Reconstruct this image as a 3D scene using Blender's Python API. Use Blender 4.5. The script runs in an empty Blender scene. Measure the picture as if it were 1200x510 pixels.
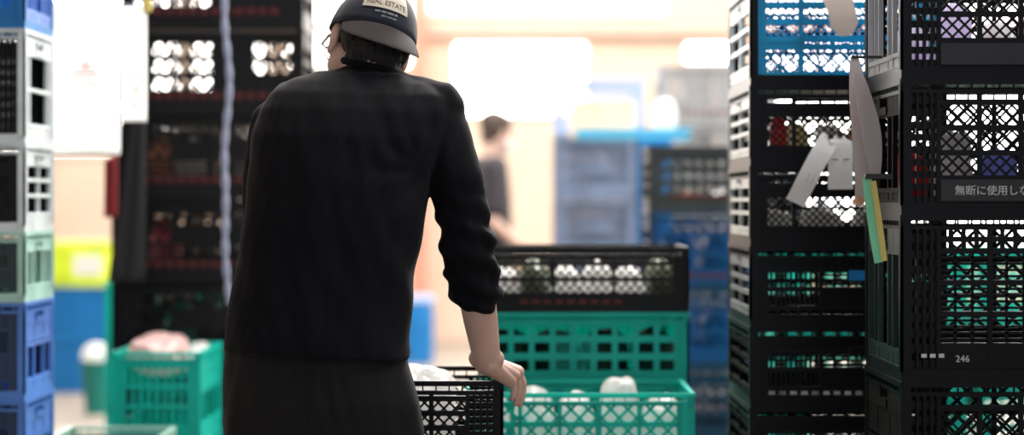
import bpy, bmesh, math, random
from mathutils import Vector, Matrix, noise
import numpy as np
random.seed(7)
S = bpy.context.scene
COL = S.collection
F = 2333.0
HY = 235.0
CZ = 1.2
R = math.radians
def P(x, y, d):            # a point of the place seen at photo position x,y at distance d
    return Vector(((x-600)/F*d, d, CZ-(y-HY)/F*d))

# ------------------------------------------------------------------ materials
MATS = {}
def mat(name, col, rough=.5, spec=.5, transl=0., emit=None, es=0., noise_amt=0., nscale=8., sheen=0., bump=0., bscale=60., alpha=1., metal=0.):
    if name in MATS: return MATS[name]
    m = bpy.data.materials.new(name); m.use_nodes = True
    nt = m.node_tree; nd = nt.nodes; lk = nt.links
    b = nd['Principled BSDF']; out = nd['Material Output']
    b.inputs['Base Color'].default_value = (*col, 1)
    b.inputs['Roughness'].default_value = rough
    b.inputs['Specular IOR Level'].default_value = spec
    b.inputs['Metallic'].default_value = metal
    if sheen: b.inputs['Sheen Weight'].default_value = sheen
    if emit:
        b.inputs['Emission Color'].default_value = (*emit, 1); b.inputs['Emission Strength'].default_value = es
    if noise_amt or bump:
        tc = nd.new('ShaderNodeTexCoord')
    if noise_amt:
        n = nd.new('ShaderNodeTexNoise'); n.inputs['Scale'].default_value = nscale; n.inputs['Detail'].default_value = 4
        lk.new(tc.outputs['Object'], n.inputs['Vector'])
        r = nd.new('ShaderNodeValToRGB')
        r.color_ramp.elements[0].position = .3; r.color_ramp.elements[1].position = .7
        r.color_ramp.elements[0].color = (*[c*(1-noise_amt) for c in col], 1)
        r.color_ramp.elements[1].color = (*[min(1, c*(1+noise_amt)) for c in col], 1)
        lk.new(n.outputs['Fac'], r.inputs['Fac']); lk.new(r.outputs['Color'], b.inputs['Base Color'])
    if bump:
        n2 = nd.new('ShaderNodeTexNoise'); n2.inputs['Scale'].default_value = bscale; n2.inputs['Detail'].default_value = 3
        lk.new(tc.outputs['Object'], n2.inputs['Vector'])
        bp = nd.new('ShaderNodeBump'); bp.inputs['Strength'].default_value = bump; bp.inputs['Distance'].default_value = .01
        lk.new(n2.outputs['Fac'], bp.inputs['Height']); lk.new(bp.outputs['Normal'], b.inputs['Normal'])
    if transl:
        t = nd.new('ShaderNodeBsdfTranslucent'); t.inputs['Color'].default_value = (*col, 1)
        mx = nd.new('ShaderNodeMixShader'); mx.inputs[0].default_value = transl
        lk.new(b.outputs[0], mx.inputs[1]); lk.new(t.outputs[0], mx.inputs[2]); lk.new(mx.outputs[0], out.inputs['Surface'])
    MATS[name] = m
    return m
M = dict(
 black=mat('black_plastic', (.0035,.004,.0052), .36, .14, noise_amt=.3, nscale=5),
 softblack=mat('worn_black_plastic', (.006,.0058,.0065), .42, .2, noise_amt=.3, nscale=5),
 greyblack=mat('greyed_black_plastic', (.022,.023,.026), .42, .3, noise_amt=.3, nscale=5),
 pale=mat('light_bleached_pale_plastic', (.58,.64,.65), .34, .5, noise_amt=.25, nscale=7),  # black crate sides with grazing window light put into the colour
 mint=mat('light_bleached_mint_plastic', (.34,.56,.48), .38, .5, noise_amt=.25, nscale=7),  # green ends bleached by painted grazing light; also painted rim highlights
 bleachedblue=mat('light_bleached_blue_plastic', (.09,.25,.72), .34, .6, noise_amt=.2, nscale=6, transl=.2),  # blue crate ends, bleached in colour as by strong grazing light
 darkgreen=mat('dark_green_plastic', (.008,.03,.026), .35, noise_amt=.2),
 teal=mat('teal_plastic', (.012,.66,.57), .4, .4, transl=.45, noise_amt=.12, nscale=5),
 tealdark=mat('dark_teal_plastic', (.006,.22,.19), .38, .5, transl=.25, noise_amt=.12, nscale=5),
 blue=mat('blue_plastic', (.014,.23,.6), .36, .5, transl=.3, noise_amt=.15, nscale=5),
 azure=mat('azure_plastic', (.012,.43,.72), .36, .5, transl=.45, noise_amt=.12, nscale=5),
 hazeblack=mat('hazed_black_plastic', (.05,.05,.055), .5, .4, noise_amt=.3, nscale=5),  # black lifted in colour to paint in lens haze
 slate=mat('slate_blue_plastic', (.12,.16,.25), .5, .5, noise_amt=.3, nscale=4),
 matteblack=mat('matte_black_plastic', (.010,.009,.008), .65, .08, noise_amt=.4, nscale=9),
 navy=mat('navy_plastic', (.01,.03,.09), .38, .5, noise_amt=.2, nscale=5),
 deepblue=mat('deep_blue_plastic', (.008,.07,.26), .38, .5, transl=.1, noise_amt=.2, nscale=5),
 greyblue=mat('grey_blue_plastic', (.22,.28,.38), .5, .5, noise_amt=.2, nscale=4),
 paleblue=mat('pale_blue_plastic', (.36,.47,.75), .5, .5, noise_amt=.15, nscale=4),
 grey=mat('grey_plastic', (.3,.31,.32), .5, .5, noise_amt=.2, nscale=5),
 redmark=mat('red_print', (.10,.006,.006), .6),
 whiteprint=mat('white_print', (.55,.57,.55), .6),
 paper=mat('white_paper', (.96,.95,.94), .7, transl=.4, bump=.15, bscale=12),
 creampaper=mat('cream_paper', (.78,.68,.6), .7, transl=.4, bump=.15, bscale=10),
 greypaper=mat('grey_film', (.55,.5,.5), .35, transl=.4, bump=.2, bscale=14),
 greentape=mat('green_tape', (.3,.72,.5), .4, transl=.4),
 yellowtape=mat('yellow_tape', (.8,.7,.25), .4, transl=.4),
 orangetape=mat('orange_tape', (.8,.5,.35), .4, transl=.4),
 sheet=mat('white_sheet', (.95,.965,.96), .6, transl=.8, bump=.1, bscale=6),
 pinkprint=mat('pink_print', (.85,.35,.35), .6, transl=.5),
 greyprint=mat('grey_print', (.12,.12,.13), .6),
 bagw=mat('white_plastic_film', (.94,.94,.93), .22, .8, transl=.6, bump=.5, bscale=25),
 bagp=mat('pale_pink_film', (.85,.6,.58), .25, .7, transl=.35, bump=.5, bscale=25),
 pr=mat('red_pack', (.8,.05,.04), .3, transl=.8, bump=.3),
 pb=mat('blue_pack', (.45,.5,.95), .3, transl=.8, bump=.3),
 pv=mat('violet_pack', (.85,.78,.97), .3, transl=.8, bump=.3),
 fillergreen=mat('dark_filler_green', (.012,.06,.045), .6, noise_amt=.4, nscale=30, bump=.6, bscale=60),  # for the filler bags, kept dark so the crate inside looks shaded
 py=mat('straw_pack', (.8,.75,.5), .3, transl=.8, bump=.3),
 po=mat('peach_pack', (.8,.5,.36), .3, transl=.8, bump=.3),
 pg=mat('green_pack', (.2,.24,.16), .3, transl=.4, bump=.3),
 pk=mat('pink_pack', (.8,.16,.3), .3, transl=.5, bump=.3),
 card=mat('cardboard', (.78,.6,.4), .8, noise_amt=.1),
 cyan=mat('cyan_plastic', (.12,.58,.85), .4, transl=.3),
 lime=mat('lime_card', (.62,.78,.03), .5, noise_amt=.3, nscale=6),
 floor=mat('concrete_floor', (.25,.215,.18), .55, noise_amt=.18, nscale=2.2, bump=.1, bscale=30),
 wall=mat('peach_wall', (.68,.53,.42), .8, noise_amt=.06, nscale=1.5),
 wallside=mat('cream_wall', (.55,.48,.42), .8, noise_amt=.06, nscale=1.5),
 beam=mat('painted_steel_beam', (.66,.46,.38), .6, noise_amt=.08),
 post=mat('rust_red_post', (.55,.24,.17), .6, noise_amt=.12),
 wframe=mat('window_frame_paint', (.7,.62,.55), .5),
 glow=mat('daylit_pane', (.9,.9,.9), .3, emit=(1,.985,.96), es=9.0),
 steel=mat('galvanised_steel', (.5,.5,.5), .4, metal=.8),
 rope=mat('pale_blue_cord', (.42,.45,.6), .6, transl=.15, bump=.4, bscale=90),
 cloth=mat('red_cloth', (.28,.015,.02), .9, sheen=.2, bump=.3, bscale=40),
 clothblack=mat('black_cloth', (.015,.015,.018), .9, sheen=.2),
 skin=mat('skin', (.66,.43,.35), .5, .4, noise_amt=.08, nscale=14, bump=.08, bscale=150),
 nail=mat('nail', (.6,.4,.34), .3),
 shirt=mat('black_jersey', (.0042,.004,.0065), .8, .12, sheen=.025, noise_amt=.12, nscale=6, bump=.1, bscale=300),
 trouser=mat('black_trouser_cloth', (.007,.0065,.008), .65, .2, sheen=.02, bump=.1, bscale=260),
 hair=mat('black_hair', (.008,.006,.006), .55, .5, bump=.6, bscale=220),
 hairb=mat('brown_black_hair', (.05,.028,.02), .55, .5, bump=.6, bscale=120),
 cap=mat('navy_cap_cotton', (.012,.017,.034), .8, .3, sheen=.2, bump=.15, bscale=350),
 bill=mat('grey_brown_bill', (.04,.03,.032), .8, .3, bump=.15, bscale=350),
 patch=mat('cream_patch', (.66,.6,.5), .7),
 patchtext=mat('brown_patch_print', (.2,.14,.1), .8),
 glasses=mat('black_glasses', (.01,.01,.012), .3),
 shoe=mat('black_shoe', (.015,.015,.015), .6),
 sole=mat('white_sole', (.5,.5,.5), .6),
 rubber=mat('black_rubber', (.02,.02,.02), .7),
 tshirt=mat('charcoal_tshirt', (.035,.03,.038), .9, .2, sheen=.1),
 mask=mat('white_mask', (.9,.88,.86), .7),
)

# ------------------------------------------------------------------ object helpers
def tag(o, label=None, cat=None, group=None, kind=None):
    if label: o['label'] = label
    if cat: o['category'] = cat
    if group: o['group'] = group
    if kind: o['kind'] = kind
    return o
def empty(name, loc=(0,0,0), rz=0, **k):
    o = bpy.data.objects.new(name, None); COL.objects.link(o)
    o.empty_display_size = .05
    o.location = loc; o.rotation_euler = (0,0,rz)
    return tag(o, **k)
def link(name, me, parent=None, loc=None, **k):
    o = bpy.data.objects.new(name, me); COL.objects.link(o)
    if parent is not None: o.parent = parent
    if loc is not None: o.location = loc
    return tag(o, **k)

class MB:
    def __init__(s): s.v = []; s.f = []
    def add(s, vs, fs, mtx=None):
        n = len(s.v)
        if mtx is not None: vs = [mtx @ Vector(v) for v in vs]
        s.v += [tuple(v) for v in vs]; s.f += [tuple(i+n for i in f) for f in fs]
    def box(s, x0,x1,y0,y1,z0,z1, mtx=None):
        s.add([(x0,y0,z0),(x1,y0,z0),(x1,y1,z0),(x0,y1,z0),(x0,y0,z1),(x1,y0,z1),(x1,y1,z1),(x0,y1,z1)],
              [(0,3,2,1),(4,5,6,7),(0,1,5,4),(1,2,6,5),(2,3,7,6),(3,0,4,7)], mtx)
    def bar(s, u0,v0,u1,v1, w, t0,t1):         # a bar in the x-z plane
        d = Vector((u1-u0, v1-v0)); L = d.length
        if L < 1e-5: return
        d /= L; n = Vector((-d.y, d.x))*w*.5
        a = [(u0+n.x,v0+n.y),(u0-n.x,v0-n.y),(u1-n.x,v1-n.y),(u1+n.x,v1+n.y)]
        s.add([(p[0],t0,p[1]) for p in a]+[(p[0],t1,p[1]) for p in a],
              [(0,1,2,3),(7,6,5,4),(0,4,5,1),(1,5,6,2),(2,6,7,3),(3,7,4,0)])
    def tube(s, pts, r, seg=8, closed=False, ry=None):
        pts = [Vector(p) for p in pts]; n = len(pts)
        rr = r if isinstance(r, (list,tuple)) else [r]*n
        rings = []; up = None
        for i, p in enumerate(pts):
            a = pts[i-1] if i else pts[0]; b = pts[i+1] if i < n-1 else pts[-1]
            t = (b-a).normalized()
            if up is None: up = Vector((0,0,1)) if abs(t.z) < .9 else Vector((0,1,0))
            x = t.cross(up).normalized(); y = x.cross(t).normalized(); up = y
            rings.append([p + (x*math.cos(2*math.pi*k/seg) + y*math.sin(2*math.pi*k/seg)*(ry or 1))*rr[i] for k in range(seg)])
        vs = [q for ring in rings for q in ring]; fs = []
        for i in range(n-1):
            for k in range(seg):
                fs.append((i*seg+k, i*seg+(k+1)%seg, (i+1)*seg+(k+1)%seg, (i+1)*seg+k))
        fs.append(tuple(range(seg))[::-1]); fs.append(tuple((n-1)*seg+k for k in range(seg)))
        s.add(vs, fs)
    def ball(s, c, r, mtx=None, nu=20, nv=12):
        if not isinstance(r, (tuple,list)): r = (r,r,r)
        vs = [(c[0],c[1],c[2]+r[2])]
        for j in range(1, nv):
            th = math.pi*j/nv
            for i in range(nu):
                ph = 2*math.pi*i/nu
                vs.append((c[0]+r[0]*math.sin(th)*math.cos(ph), c[1]+r[1]*math.sin(th)*math.sin(ph), c[2]+r[2]*math.cos(th)))
        vs.append((c[0],c[1],c[2]-r[2])); L = len(vs)-1; fs = []
        for i in range(nu):
            fs.append((0, 1+i, 1+(i+1)%nu)); fs.append((L, 1+(nv-2)*nu+(i+1)%nu, 1+(nv-2)*nu+i))
            for j in range(nv-2):
                a = 1+j*nu; fs.append((a+i, a+nu+i, a+nu+(i+1)%nu, a+(i+1)%nu))
        s.add(vs, fs, mtx)
    def loft(s, rings):                         # closed stack of rings with equal counts
        n = len(rings[0]); vs = [q for r in rings for q in r]; fs = []
        for i in range(len(rings)-1):
            for k in range(n):
                fs.append((i*n+k, i*n+(k+1)%n, (i+1)*n+(k+1)%n, (i+1)*n+k))
        fs.append(tuple(range(n))[::-1]); fs.append(tuple((len(rings)-1)*n+k for k in range(n)))
        s.add(vs, fs)
    def limb(s, pts, rad, seg=20, step=.02):    # tapered round limb with ball ends
        pts = [Vector(p) for p in pts]
        P2 = []; R2 = []
        for i in range(len(pts)-1):
            n = max(2, int((pts[i+1]-pts[i]).length/step))
            for k in range(n):
                t = k/n; P2.append(pts[i].lerp(pts[i+1], t)); R2.append(rad[i]*(1-t)+rad[i+1]*t)
        P2.append(pts[-1]); R2.append(rad[-1])
        s.tube(P2, R2, seg)
        for p, r in ((P2[0], R2[0]), (P2[-1], R2[-1])): s.ball(p, r, nu=seg, nv=10)
        for p, r in zip(pts[1:-1], rad[1:-1]): s.ball(p, r, nu=seg, nv=10)
    def mesh(s, name, m, smooth=False):
        me = bpy.data.meshes.new(name); me.from_pydata(s.v, [], s.f); me.validate()
        bm = bmesh.new(); bm.from_mesh(me); bmesh.ops.recalc_face_normals(bm, faces=bm.faces); bm.to_mesh(me); bm.free()
        if m is not None: me.materials.append(m)
        if smooth: me.polygons.foreach_set('use_smooth', [True]*len(me.polygons))
        return me
    def build(s, name, m, parent=None, loc=None, smooth=False, **k):
        return link(name, s.mesh(name, m, smooth), parent, loc, **k)

def remesh(mb, name, m, voxel, smooth=2, fn=None):
    me = mb.mesh('raw', None)
    o = bpy.data.objects.new('raw', me); COL.objects.link(o)
    r = o.modifiers.new('r', 'REMESH'); r.mode = 'VOXEL'; r.voxel_size = voxel; r.use_smooth_shade = True
    if smooth:
        sm = o.modifiers.new('s', 'SMOOTH'); sm.factor = .5; sm.iterations = smooth
    dg = bpy.context.evaluated_depsgraph_get(); dg.update()
    out = bpy.data.meshes.new_from_object(o.evaluated_get(dg))
    bpy.data.objects.remove(o); out.name = name
    if fn:
        out.update()
        cos = [v.co.copy() for v in out.vertices]; nrm = [v.normal.copy() for v in out.vertices]
        for i, v in enumerate(out.vertices): v.co = cos[i] + nrm[i]*fn(cos[i], nrm[i])
    out.materials.clear(); out.materials.append(m)
    out.polygons.foreach_set('use_smooth', [True]*len(out.polygons)); out.update()
    return out

def text_mesh(body, size, m, align='LEFT', ext=.0004):
    c = bpy.data.curves.new('t', 'FONT'); c.body = body; c.size = size; c.align_x = align; c.extrude = ext
    c.resolution_u = 2
    o = bpy.data.objects.new('t', c); COL.objects.link(o)
    dg = bpy.context.evaluated_depsgraph_get(); dg.update()
    me = bpy.data.meshes.new_from_object(o.evaluated_get(dg)); bpy.data.objects.remove(o)
    me.materials.clear(); me.materials.append(m)
    return me

# ------------------------------------------------------------------ crates
def diag(mb, u0,u1,v0,v1, pitch, w, t0,t1):
    def clip(sgn, c):
        pts = []
        # line: v = sgn*u + c
        for u in (u0,u1):
            v = sgn*u+c
            if v0-1e-9 <= v <= v1+1e-9: pts.append((u,v))
        for v in (v0,v1):
            u = (v-c)/sgn
            if u0+1e-9 < u < u1-1e-9: pts.append((u,v))
        return pts
    for sgn, (a,b) in ((1,(t0,t1)),(-1,(t0+.0004,t1+.0004))):
        lo = min(v0-sgn*u0, v0-sgn*u1); hi = max(v1-sgn*u0, v1-sgn*u1)
        c = lo + pitch*.5
        while c < hi:
            p = clip(sgn, c)
            if len(p) >= 2: mb.bar(*p[0], *p[1], w, a, b)
            c += pitch
def fill(mb, kind, u0,u1,v0,v1):
    t0, t1 = -.002, .002
    if kind == 'dia': diag(mb, u0,u1,v0,v1, .026, .0048, t0,t1)
    elif kind == 'fine': diag(mb, u0,u1,v0,v1, .019, .0036, t0,t1)
    elif kind == 'big': diag(mb, u0,u1,v0,v1, .045, .008, t0,t1)
    elif kind == 'solid': mb.box(u0,u1,t0,t1,v0,v1)
    elif kind == 'hs':
        n = max(2, round((v1-v0)/.0135)); h = (v1-v0)/n
        for i in range(1,n): mb.box(u0,u1,t0,t1,v0+i*h-.0028,v0+i*h+.0028)
        k = max(1, round((u1-u0)/.034)); w = (u1-u0)/k
        for i in range(1,k): mb.box(u0+i*w-.003,u0+i*w+.003,t0,t1,v0,v1)
    elif kind == 'vs':
        n = max(2, round((u1-u0)/.0125)); w = (u1-u0)/n
        for i in range(1,n): mb.box(u0+i*w-.0028,u0+i*w+.0028,t0,t1,v0,v1)
        k = max(1, round((v1-v0)/.024)); h = (v1-v0)/k
        for i in range(1,k): mb.box(u0,u1,t0,t1,v0+i*h-.0025,v0+i*h+.0025)
    elif kind == 'sq':
        k = max(1, round((u1-u0)/.03)); w = (u1-u0)/k
        for i in range(1,k): mb.box(u0+i*w-.005,u0+i*w+.005,t0,t1,v0,v1)
    elif kind == 'ribs':
        mb.box(u0,u1,t0,t1,v0,v1)
        k = max(1, round((u1-u0)/.022)); w = (u1-u0)/k
        for i in range(k+1): mb.box(u0+i*w-.003,u0+i*w+.003,-.007,t0,v0,v1)
    elif kind == 'band':
        mb.box(u0,u1,-.006,t1,v0,v1)
    elif kind == 'open': pass
SPEC = {   # rows bottom to top (fraction, fill); columns (fraction or None for equal)
 'diamond': dict(rows=[(.2,'band'),(.205,'dia'),(.205,'dia'),(.205,'dia'),(.09,'sqo')], cols=5, pil=.06),
 'slot': dict(rows=[(.15,'band'),(.2,'hs'),(.2,'hs'),(.2,'hs'),(.075,'sq'),(.075,'sq')], cols=4, pil=.06),
 'vslot': dict(rows=[(.13,'sq'),(.28,'vs'),(.28,'vs'),(.2,'ribs')], cols=3, pil=.022, over={(1,1):'solid',(1,2):'solid',(2,1):'hs'}),
 'mesh': dict(rows=[(.12,'band'),(.5,'fine'),(.14,'band'),(.14,'open')], cols=[.17,.83], pil=.02, over={(2,0):'fine',(3,1):'hs'}),
 'lattice': dict(rows=[(.34,'fine'),(.09,'fine'),(.21,'fine'),(.2,'fine'),(.1,'fine')], cols=[.22,.78], pil=.015, bar=.016, over={(1,0):'solid'}),
 'grid': dict(rows=[(.12,'solid'),(.29,'open'),(.29,'open'),(.29,'open')], cols=9, pil=.012, bar=.02, over={(1,3):'vs',(1,4):'vs',(2,3):'vs',(2,4):'vs'}),
 'film': dict(rows=[(.2,'big'),(.3,'big'),(.3,'big')], cols=5, pil=.02, bar=.014),
 'closed': dict(rows=[(1,'ribs')], cols=1, pil=.02),
 'ribclosed': dict(rows=[(.3,'ribs'),(.3,'ribs'),(.3,'ribs')], cols=3, pil=.02, bar=.016),
 'rib': dict(rows=[(.1,'band'),(.24,'sq'),(.24,'sq'),(.24,'sq'),(.08,'band')], cols=4, pil=.02, bar=.012),
 'far': dict(rows=[(.16,'band'),(.23,'big'),(.23,'big'),(.23,'big'),(.1,'solid')], cols=4, pil=.02, over={(1,2):'solid',(2,2):'solid',(3,2):'solid',(1,3):'solid'}),
 'farfine': dict(rows=[(.16,'band'),(.3,'dia'),(.3,'dia'),(.14,'dia')], cols=3, pil=.02),
 'farsolid': dict(rows=[(.16,'band'),(.23,'vs'),(.23,'solid'),(.23,'big'),(.1,'solid')], cols=4, pil=.02, over={(2,0):'big',(2,3):'big'}),
 'faropen': dict(rows=[(.16,'band'),(.23,'big'),(.23,'big'),(.23,'big')], cols=4, pil=.02),
 'ladder': dict(rows=[(.1,'band'),(.24,'open'),(.2,'open'),(.2,'open'),(.14,'handle')], cols=2, pil=.012, bar=.011),
 'ladder4': dict(rows=[(.08,'band'),(.3,'open'),(.3,'open'),(.12,'handle')], cols=[.12,.76,.12], pil=.012, bar=.011),
 'ladder2': dict(rows=[(.1,'band'),(.4,'open'),(.06,'open'),(.18,'band'),(.14,'handle')], cols=[.3,.4,.3], pil=.012, bar=.012),
 'ladder3': dict(rows=[(.1,'band'),(.62,'open'),(.16,'handle')], cols=[.2,.15,.3,.15,.2], pil=.012, bar=.01),
}
def panel(kind, w, h):
    sp = SPEC[kind]; mb = MB(); bw = sp.get('bar', .012); pil = sp['pil']
    u0, u1 = -w/2, w/2
    # end pillars with vertical ribs
    if pil:
        for s0, s1 in ((u0,u0+pil),(u1-pil,u1)):
            if pil > .04:
                k = 4; ww = (s1-s0)/k
                for i in range(k+1): mb.box(s0+i*ww-.003,s0+i*ww+.003,-.01,.002,0,h)
                n = 9
                for i in range(n): mb.box(s0,s1,-.002,.002,h*i/n,h*i/n+h/n*.55)
            else: mb.box(s0,s1,-.006,.002,0,h)
    a, b = u0+pil, u1-pil
    cols = sp['cols']; fr = [1/cols]*cols if isinstance(cols,int) else cols
    us = [a]
    for f in fr: us.append(us[-1]+f*(b-a))
    tot = sum(r[0] for r in sp['rows']); free = h; vs = [0]
    for r in sp['rows']: vs.append(vs[-1]+r[0]/tot*free)
    for v in vs: mb.box(a,b,-.009,.002,max(0,v-bw/2),min(h,v+bw/2))
    for j,(f,kd) in enumerate(sp['rows']):
        if kd == 'handle':
            v0,v1 = vs[j],vs[j+1]; m = (v0+v1)/2
            mb.box(a,-.05,-.008,.002,v0,v1); mb.box(.05,b,-.008,.002,v0,v1); mb.box(-.05,.05,-.012,.002,v0,m-.004)
            mb.box(-.03,-.02,-.012,.002,m-.01,v1)
            continue
        if kd == 'band':
            mb.box(a,b,-.007,.002,vs[j],vs[j+1]); continue
        for i in range(len(fr)):
            k2 = sp.get('over',{}).get((j,i), 'open' if kd=='sqo' else kd)
            fill(mb, k2, us[i],us[i+1],vs[j],vs[j+1])
    for u in us:
        mb.box(u-bw*.42,u+bw*.42,-.0085,.002,0,h)
    return mb
CACHE = {}
def crate_parts(front, side, W, D, H, mats, back=None):
    key = (front, side, W, D, H, tuple(sorted((k, v.name) for k,v in mats.items())), back)
    if key in CACHE: return CACHE[key]
    rimm = mats.get('rim', mats['all']); fm = mats.get('front', mats['all']); sm = mats.get('side', mats['all'])
    parts = []
    zb, zt = .026, H-.026
    h = zt-zb
    # rim
    r = MB(); o = .009
    for z0,z1,e in ((H-.012,H,o),(H-.03,H-.022,o*.8)):
        r.box(-W/2-e+o,W/2+e-o,-D/2-e+o,-D/2+.012,z0,z1); r.box(-W/2-e+o,W/2+e-o,D/2-.012,D/2+e-o,z0,z1)
        r.box(-W/2-e+o,-W/2+.012,-D/2+.012,D/2-.012,z0,z1); r.box(W/2-.012,W/2+e-o,-D/2+.012,D/2-.012,z0,z1)
    n = int(W/.03)
    for i in range(n+1):
        x = -W/2+.004+(W-.008)*i/n
        for y in (-D/2+.004, D/2-.004): r.box(x-.0015,x+.0015,y-.004,y+.004,H-.024,H-.011)
    n = int(D/.03)
    for i in range(1,n):
        y = -D/2+.004+(D-.008)*i/n
        for x in (-W/2+.004, W/2-.004): r.box(x-.004,x+.004,y-.0015,y+.0015,H-.024,H-.011)
    parts.append(('rim', r.mesh('crate_rim', rimm)))
    # corner posts
    for sx in (-1,1):
        for sy in (-1,1):
            c = MB()
            x, y = sx*(W/2-.001), sy*(D/2-.001)
            c.box(min(x,x-sx*.022),max(x,x-sx*.022),min(y,y-sy*.006),max(y,y-sy*.006),.02,H-.012)
            c.box(min(x,x-sx*.006),max(x,x-sx*.006),min(y,y-sy*.022),max(y,y-sy*.022),.02,H-.012)
            parts.append(('corner_post', c.mesh('crate_corner_post', rimm)))
    b = MB()
    b.box(-W/2+.01,W/2-.01,-D/2+.01,D/2-.01,.002,.006)
    for y0,y1 in ((-D/2+.003,-D/2+.013),(D/2-.013,D/2-.003)): b.box(-W/2+.003,W/2-.003,y0,y1,0,.027)
    for x0,x1 in ((-W/2+.003,-W/2+.013),(W/2-.013,W/2-.003)): b.box(x0,x1,-D/2+.013,D/2-.013,0,.027)
    parts.append(('base', b.mesh('crate_base', rimm)))
    ww, dd = W-.044, D-.044
    fp = panel(front, ww, h)
    def put(mbp, name, mtx, m):
        q = MB(); q.add(mbp.v, mbp.f, mtx); parts.append((name, q.mesh('crate_'+name, m)))
    T = Matrix.Translation
    put(fp, 'long_panel', T((0,-D/2+.012,zb)), fm)
    put(panel(back, ww, h) if back else fp, 'long_panel', T((0,D/2-.012,zb)) @ Matrix.Rotation(math.pi,4,'Z'), mats.get('back', fm))
    ep = panel(side, dd, h)
    put(ep, 'end_panel', T((-W/2+.012,0,zb)) @ Matrix.Rotation(-math.pi/2,4,'Z'), sm)
    put(ep, 'end_panel', T((W/2-.012,0,zb)) @ Matrix.Rotation(math.pi/2,4,'Z'), sm)
    CACHE[key] = parts
    return parts
def crate(x, y, z, front, side, W, D, H, mats, label, group, rz=0, back=None, cat='crate', extra=None, name='plastic_crate'):
    """x is the left edge, y the near face"""
    if not isinstance(mats, dict): mats = dict(all=mats)
    rt = empty(name, (x+W/2, y+D/2, z), rz, label=label, cat=cat, group=group)
    for n, me in crate_parts(front, side, W, D, H, mats, back): link(n, me, rt)
    if extra: extra(rt, W, D, H)
    return rt

ORD = ['lowest','second lowest','third from the floor','fourth from the floor','fifth from the floor','sixth from the floor','seventh from the floor','eighth from the floor']
TOP = ['topmost','second from the top','third from the top','fourth from the top','fifth from the top','sixth from the top','seventh from the top','eighth from the top']
def dolly(x, y, W, D, H, label, mm):
    rt = empty('crate_dolly', (x+W/2, y+D/2, 0), label=label, cat='dolly', group='dollies under the crate stacks')
    m = MB(); t = .025
    m.box(-W/2,W/2,-D/2,-D/2+.05,H-t,H); m.box(-W/2,W/2,D/2-.05,D/2,H-t,H); m.box(-W/2,-W/2+.05,-D/2+.05,D/2-.05,H-t,H); m.box(W/2-.05,W/2,-D/2+.05,D/2-.05,H-t,H)
    m.box(-.02,.02,-D/2+.05,D/2-.05,H-t,H)
    m.build('deck', mm, rt)
    r = (H-t-.006)/2
    for sx in (-1,1):
        for sy in (-1,1):
            w = MB(); cx, cy = sx*(W/2-.05), sy*(D/2-.05)
            w.tube([(cx-.012,cy,r),(cx+.012,cy,r)], r, 16)
            o = w.build('caster', M['rubber'], rt)
            f = MB(); f.box(cx-.018,cx-.013,cy-.012,cy+.012,r,H-t); f.box(cx+.013,cx+.018,cy-.012,cy+.012,r,H-t); f.box(cx-.018,cx+.018,cy-.012,cy+.012,H-t-.004,H-t)
            f.build('fork', M['steel'], o)
    return rt

def marks(rt, W, D, H, m, z, n=14, x0=None, x1=None, h=.012):
    mb = MB(); x0 = -W/2+.08 if x0 is None else x0; x1 = W/2-.08 if x1 is None else x1
    step = (x1-x0)/n; rnd = random.Random(n)
    for i in range(n):
        a = x0+i*step; mb.box(a, a+step*.62, -D/2+.0015, -D/2+.006, z-h/2, z+h/2)
    mb.build('printed_marks', m, rt)
def redband(rt, W, D, H): marks(rt, W, D, H, M['redmark'], .055, 12, h=.022)

# --- left stack (near face 5.5 m)
Lx = -570/F*5.5; LW, LD = .5, .35; LX0 = Lx-LW
lv = [(0,.13,None),(.13,.258,'b'),(.388,.258,'b'),(.646,.271,'b'),(.917,.196,'m'),(1.113,.245,'k'),(1.358,.318,'k2'),(1.676,.3,'bt')]
gL = 'crates in the stack at the left edge'
for i,(z,h,k) in enumerate(lv):
    if k is None: dolly(LX0, 5.5, LW, LD, h-.0, 'low black dolly under the stack at the left edge', M['rubber']); continue
    mm = {'b':dict(all=M['deepblue'],side=M['bleachedblue'],rim=M['bleachedblue'],front=M['navy'],back=M['navy']),  # lighter side and rim colours have the grazing light painted in
          'm':dict(all=M['darkgreen'],side=M['mint'],rim=M['mint']),
          'k':dict(all=M['softblack'],side=M['pale'],rim=M['pale']),
          'k2':dict(all=M['softblack'],side=M['pale'],rim=M['pale']),
          'bt':dict(all=M['blue'],side=M['bleachedblue'])}[k]
    lab = {'b':'blue crate with ladder-like end, left edge stack, ' + ['','lowest, on the dolly','second from the dolly','under the mint-ended crate'][min(i,3)],
           'm':'dark green crate with light-bleached mint end panel in the left edge stack',
           'k':'black crate with light-bleached end of small rectangles, above the mint-ended crate at left edge',
           'k2':'tall black crate with light-bleached slots under the blue top crate, left edge',
           'bt':'vivid blue crate on top of the stack at the left edge'}[k]
    fr = {'b':'vslot','m':'vslot','k':'mesh','k2':'slot','bt':'rib'}[k]
    sd = {'b':'ladder2','m':'ladder3','k':'ladder','k2':'ladder4','bt':'ladder3'}[k]
    crate(LX0, 5.5, z, fr, sd, LW, LD, h, mm, lab, gL, back='closed')

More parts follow.
